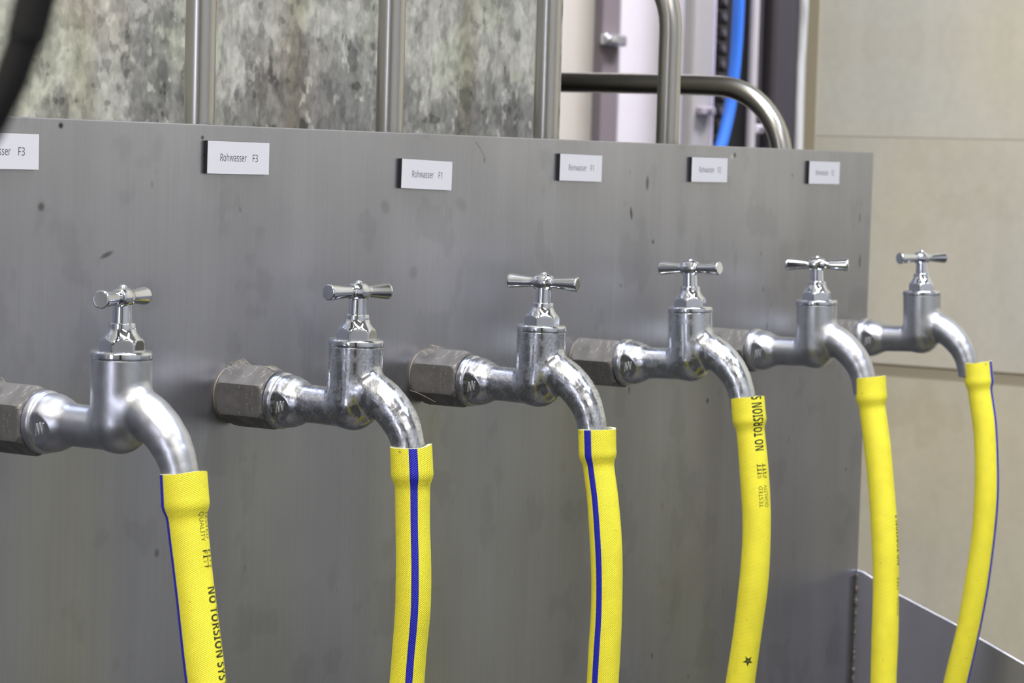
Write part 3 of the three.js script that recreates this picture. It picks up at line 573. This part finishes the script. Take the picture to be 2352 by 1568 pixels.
// ---------------------------------------------------------------- equipment in the rear bay
{
  const paint = (c, r = .5, m = 0) => new THREE.MeshStandardMaterial({ color: c, roughness: r, metalness: m });
  const post = (name, x0, x1, z, depth, mat, label, cat, r = .003, y0 = 0, y1 = 2.4) => { const t = thing(name, label, cat, [(x0 + x1) / 2, y0, z - depth / 2]); mesh('profile', box(x1 - x0, y1 - y0, depth, 0, (y1 - y0) / 2, 0, r), mat, t); mesh('foot_plate', box(x1 - x0 + .01, .012, depth + .008, 0, .006 + (y0 ? 0 : 0), 0, .002), mat, t); return t; };
  const pale = thing('wall_board', 'pale cream board at the back, right of the concrete slab', 'board', [1.60, 0, -.80]);
  mesh('sheet', box(.40, 2.3, .008, 0, 1.15, 0, .003), paint(0xd6d2c6), pale); mesh('edge_trim', box(.41, .02, .026, 0, 2.31, 0, .003), paint(0xc5c2bb), pale);
  const mc = post('steel_column', 1.6530, 1.6910, -.72, .012, paint(0x82787c, .6), 'mauve grey upright column with a bright clamp', 'column');
  const cl = thing('pipe_clamp', 'bright clamp screwed onto the mauve grey column', 'clamp', [1.6680, H + .2125, -.72]);
  mesh('band', box(.046, .0125, .008, 0, 0, .006, .003), paint(0xd8d8da, .25, .9), cl); mesh('bolt', new THREE.CylinderGeometry(.0045, .0045, .01, 6).rotateX(Math.PI / 2).translate(-.012, 0, .014), paint(0xe2e2e4, .2, .9), cl);
  const cab = thing('white_cabinet', 'bright white cabinet panel behind the bent pipes', 'cabinet', [1.8405, 0, -.79]);
  mesh('carcass', box(.149, 2.2, .008, 0, 1.1, .017, .002), paint(0xe6e3e9, .5), cab); mesh('door', box(.147, 2.15, .004, 0, 1.11, .0235, .0015), paint(0xe6e3e9, .5), cab);
  const gc = post('light_column', 1.8583, 1.9083, -.72, .016, paint(0xb9b8b8, .6), 'light grey box column left of the black chain', 'column', .006);
  mesh('corner_strip', new THREE.CylinderGeometry(.004, .004, 2.4, 12).translate(.0225, 1.2, .006), paint(0xe4dcf2, .5), gc);
  // drag chain: linked black segments
  const ch = thing('drag_chain', 'black linked cable chain hanging beside the blue hose', 'cable chain', [1.986, 0, -.755]);
  mesh('back_plate', box(.13, 1.4, .004, .08, 1.2, -.025, .0015), paint(0x17171b, .7), ch);
  const link = new RoundedBoxGeometry(.022, .0165, .010, 2, .003), pin = new THREE.CylinderGeometry(.0042, .0042, .013, 12).rotateX(Math.PI / 2), lm = paint(0x1a1a1e, .9), pm = paint(0x5d5b63, .8);
  for (let k = 0; k < 32; k++) { const y = H - .1 + k * .0188, l = mesh('link', link, lm, ch); l.position.set(0, y, 0); l.rotation.z = (k % 2 ? .05 : -.05); const q = mesh('pin', pin, pm, l); q.position.set(-.002, 0, .001); }
  const br = thing('small_bracket', 'small pale bracket across the black chain', 'bracket', [1.884, H + .142, -.715]); mesh('plate', box(.034, .0095, .008, 0, 0, 0, .002), paint(0xb5aebb), br); mesh('screw', new THREE.CylinderGeometry(.003, .003, .004, 10).rotateX(Math.PI / 2).translate(0, 0, .005), paint(0x8d8890), br);
  const hose = thing('blue_hose', 'bright blue plastic tube hanging in front of the black chain', 'hose', [0, 0, 0]);
  const bp = [V(1.900, H + .95, -.69), V(1.909, H + .6, -.69), V(1.9092, H + .36, -.69), V(1.9082, H + .272, -.69), V(1.9065, H + .2214, -.69), V(1.9026, H + .1859, -.69), V(1.8949, H + .1451, -.69), V(1.8797, H + .1195 - .012, -.69), V(1.8683, H + .085, -.69), V(1.845, H + .02, -.68), V(1.80, H - .05, -.67)];
  mesh('tube', new THREE.TubeGeometry(new THREE.CatmullRomCurve3(bp), 90, .0069, 20), paint(0x3f86ff, .4), hose); mesh('end_fitting', new THREE.CylinderGeometry(.010, .010, .05, 16).translate(1.900, H + .96, -.69), paint(0x35363c, .5), hose);
  const wp = post('white_post', 1.967, 1.983, -.70, .007, paint(0xb9b7bd, .6), 'narrow white post right of the blue tube', 'post', .004);
  const lug = thing('small_bracket', 'small white lug sticking out beside the narrow white post', 'bracket', [1.993, H + .124, -.705]); mesh('plate', box(.018, .011, .01, 0, 0, 0, .002), paint(0xd2cedb), lug); mesh('screw', new THREE.CylinderGeometry(.003, .003, .004, 10).rotateX(Math.PI / 2).translate(0, 0, .006), paint(0x8d8890), lug);
  const dp = post('dark_post', 2.100, 2.157, -.74, .02, paint(0x3c3940, .55), 'broad dark grey post before the beige wall edge', 'post', .008);
  mesh('rear_panel', box(.22, 2.3, .008, .06, 1.15, -.055, .002), paint(0x35333a, .7), dp);
  // ragged white foam seal on the end of the beige wall
  const seal = thing('foam_seal', 'ragged white foam strip along the edge of the beige wall', 'seal', [1.5, 0, -.3945]);
  const prof = [], W = y => .0044 * noise(y * 34, 3) + .0060 * step(.0185, .0, Math.abs(y - H - .228)) + .001 * noise(y * 90, 8);
  const NB = 420, y0 = .02, y1 = 2.95, rings = [];
  for (let k = 0; k <= NB; k++) { const y = y0 + (y1 - y0) * k / NB, w = W(y), r = []; for (let j = 0; j < 12; j++) { const a = j / 12 * 2 * Math.PI; r.push(V(.012 + .014 * Math.cos(a), y, -.0075 + (.0062 + w * .5) * Math.sin(a) + w * .5)); } rings.push(r); }
  mesh('strip', skin(rings.reverse()), paint(0xffffff, .9), seal);
}

// ---------------------------------------------------------------- black cable loop hanging close to the camera
{
  const t = thing('black_cable', 'black blurred cable hanging close to the camera at upper left', 'cable', [0, 0, 0]);
  const pts = [[-.4700, 2.0, .4700], [-.4620, .9, .4660], [-.4600, .30, .4640], [-.4603, .135, .4631], [-.4608, .1041, .4627], [-.4615, .1003, .4622], [-.4625, .0946, .4614], [-.4634, .0908, .4605], [-.4647, .0857, .4591], [-.4663, .0812, .4573], [-.4684, .0766, .4546], [-.472, .0700, .449], [-.482, .062, .436], [-.498, .066, .420], [-.51, .09, .408], [-.518, .2, .40], [-.52, .9, .40], [-.52, 2.0, .40]].map(([x, y, z]) => V(x, H + y, z));
  const c = new THREE.CatmullRomCurve3(pts, false, 'centripetal');
  mesh('cable', new THREE.TubeGeometry(c, 500, .00265, 20), new THREE.MeshStandardMaterial({ color: 0x060607, roughness: .8 }), t);
  const s = new THREE.CatmullRomCurve3([V(-.4602, H + .16, .4634), V(-.4604, H + .125, .4630), V(-.4608, H + .1041, .4627), V(-.4616, H + .0995, .4621), V(-.4625, H + .0946, .4614)], false, 'centripetal');
  mesh('sleeve', new THREE.TubeGeometry(s, 60, .00305, 20), new THREE.MeshStandardMaterial({ color: 0x08080a, roughness: .8 }), t);
}

renderer.render(scene, camera);
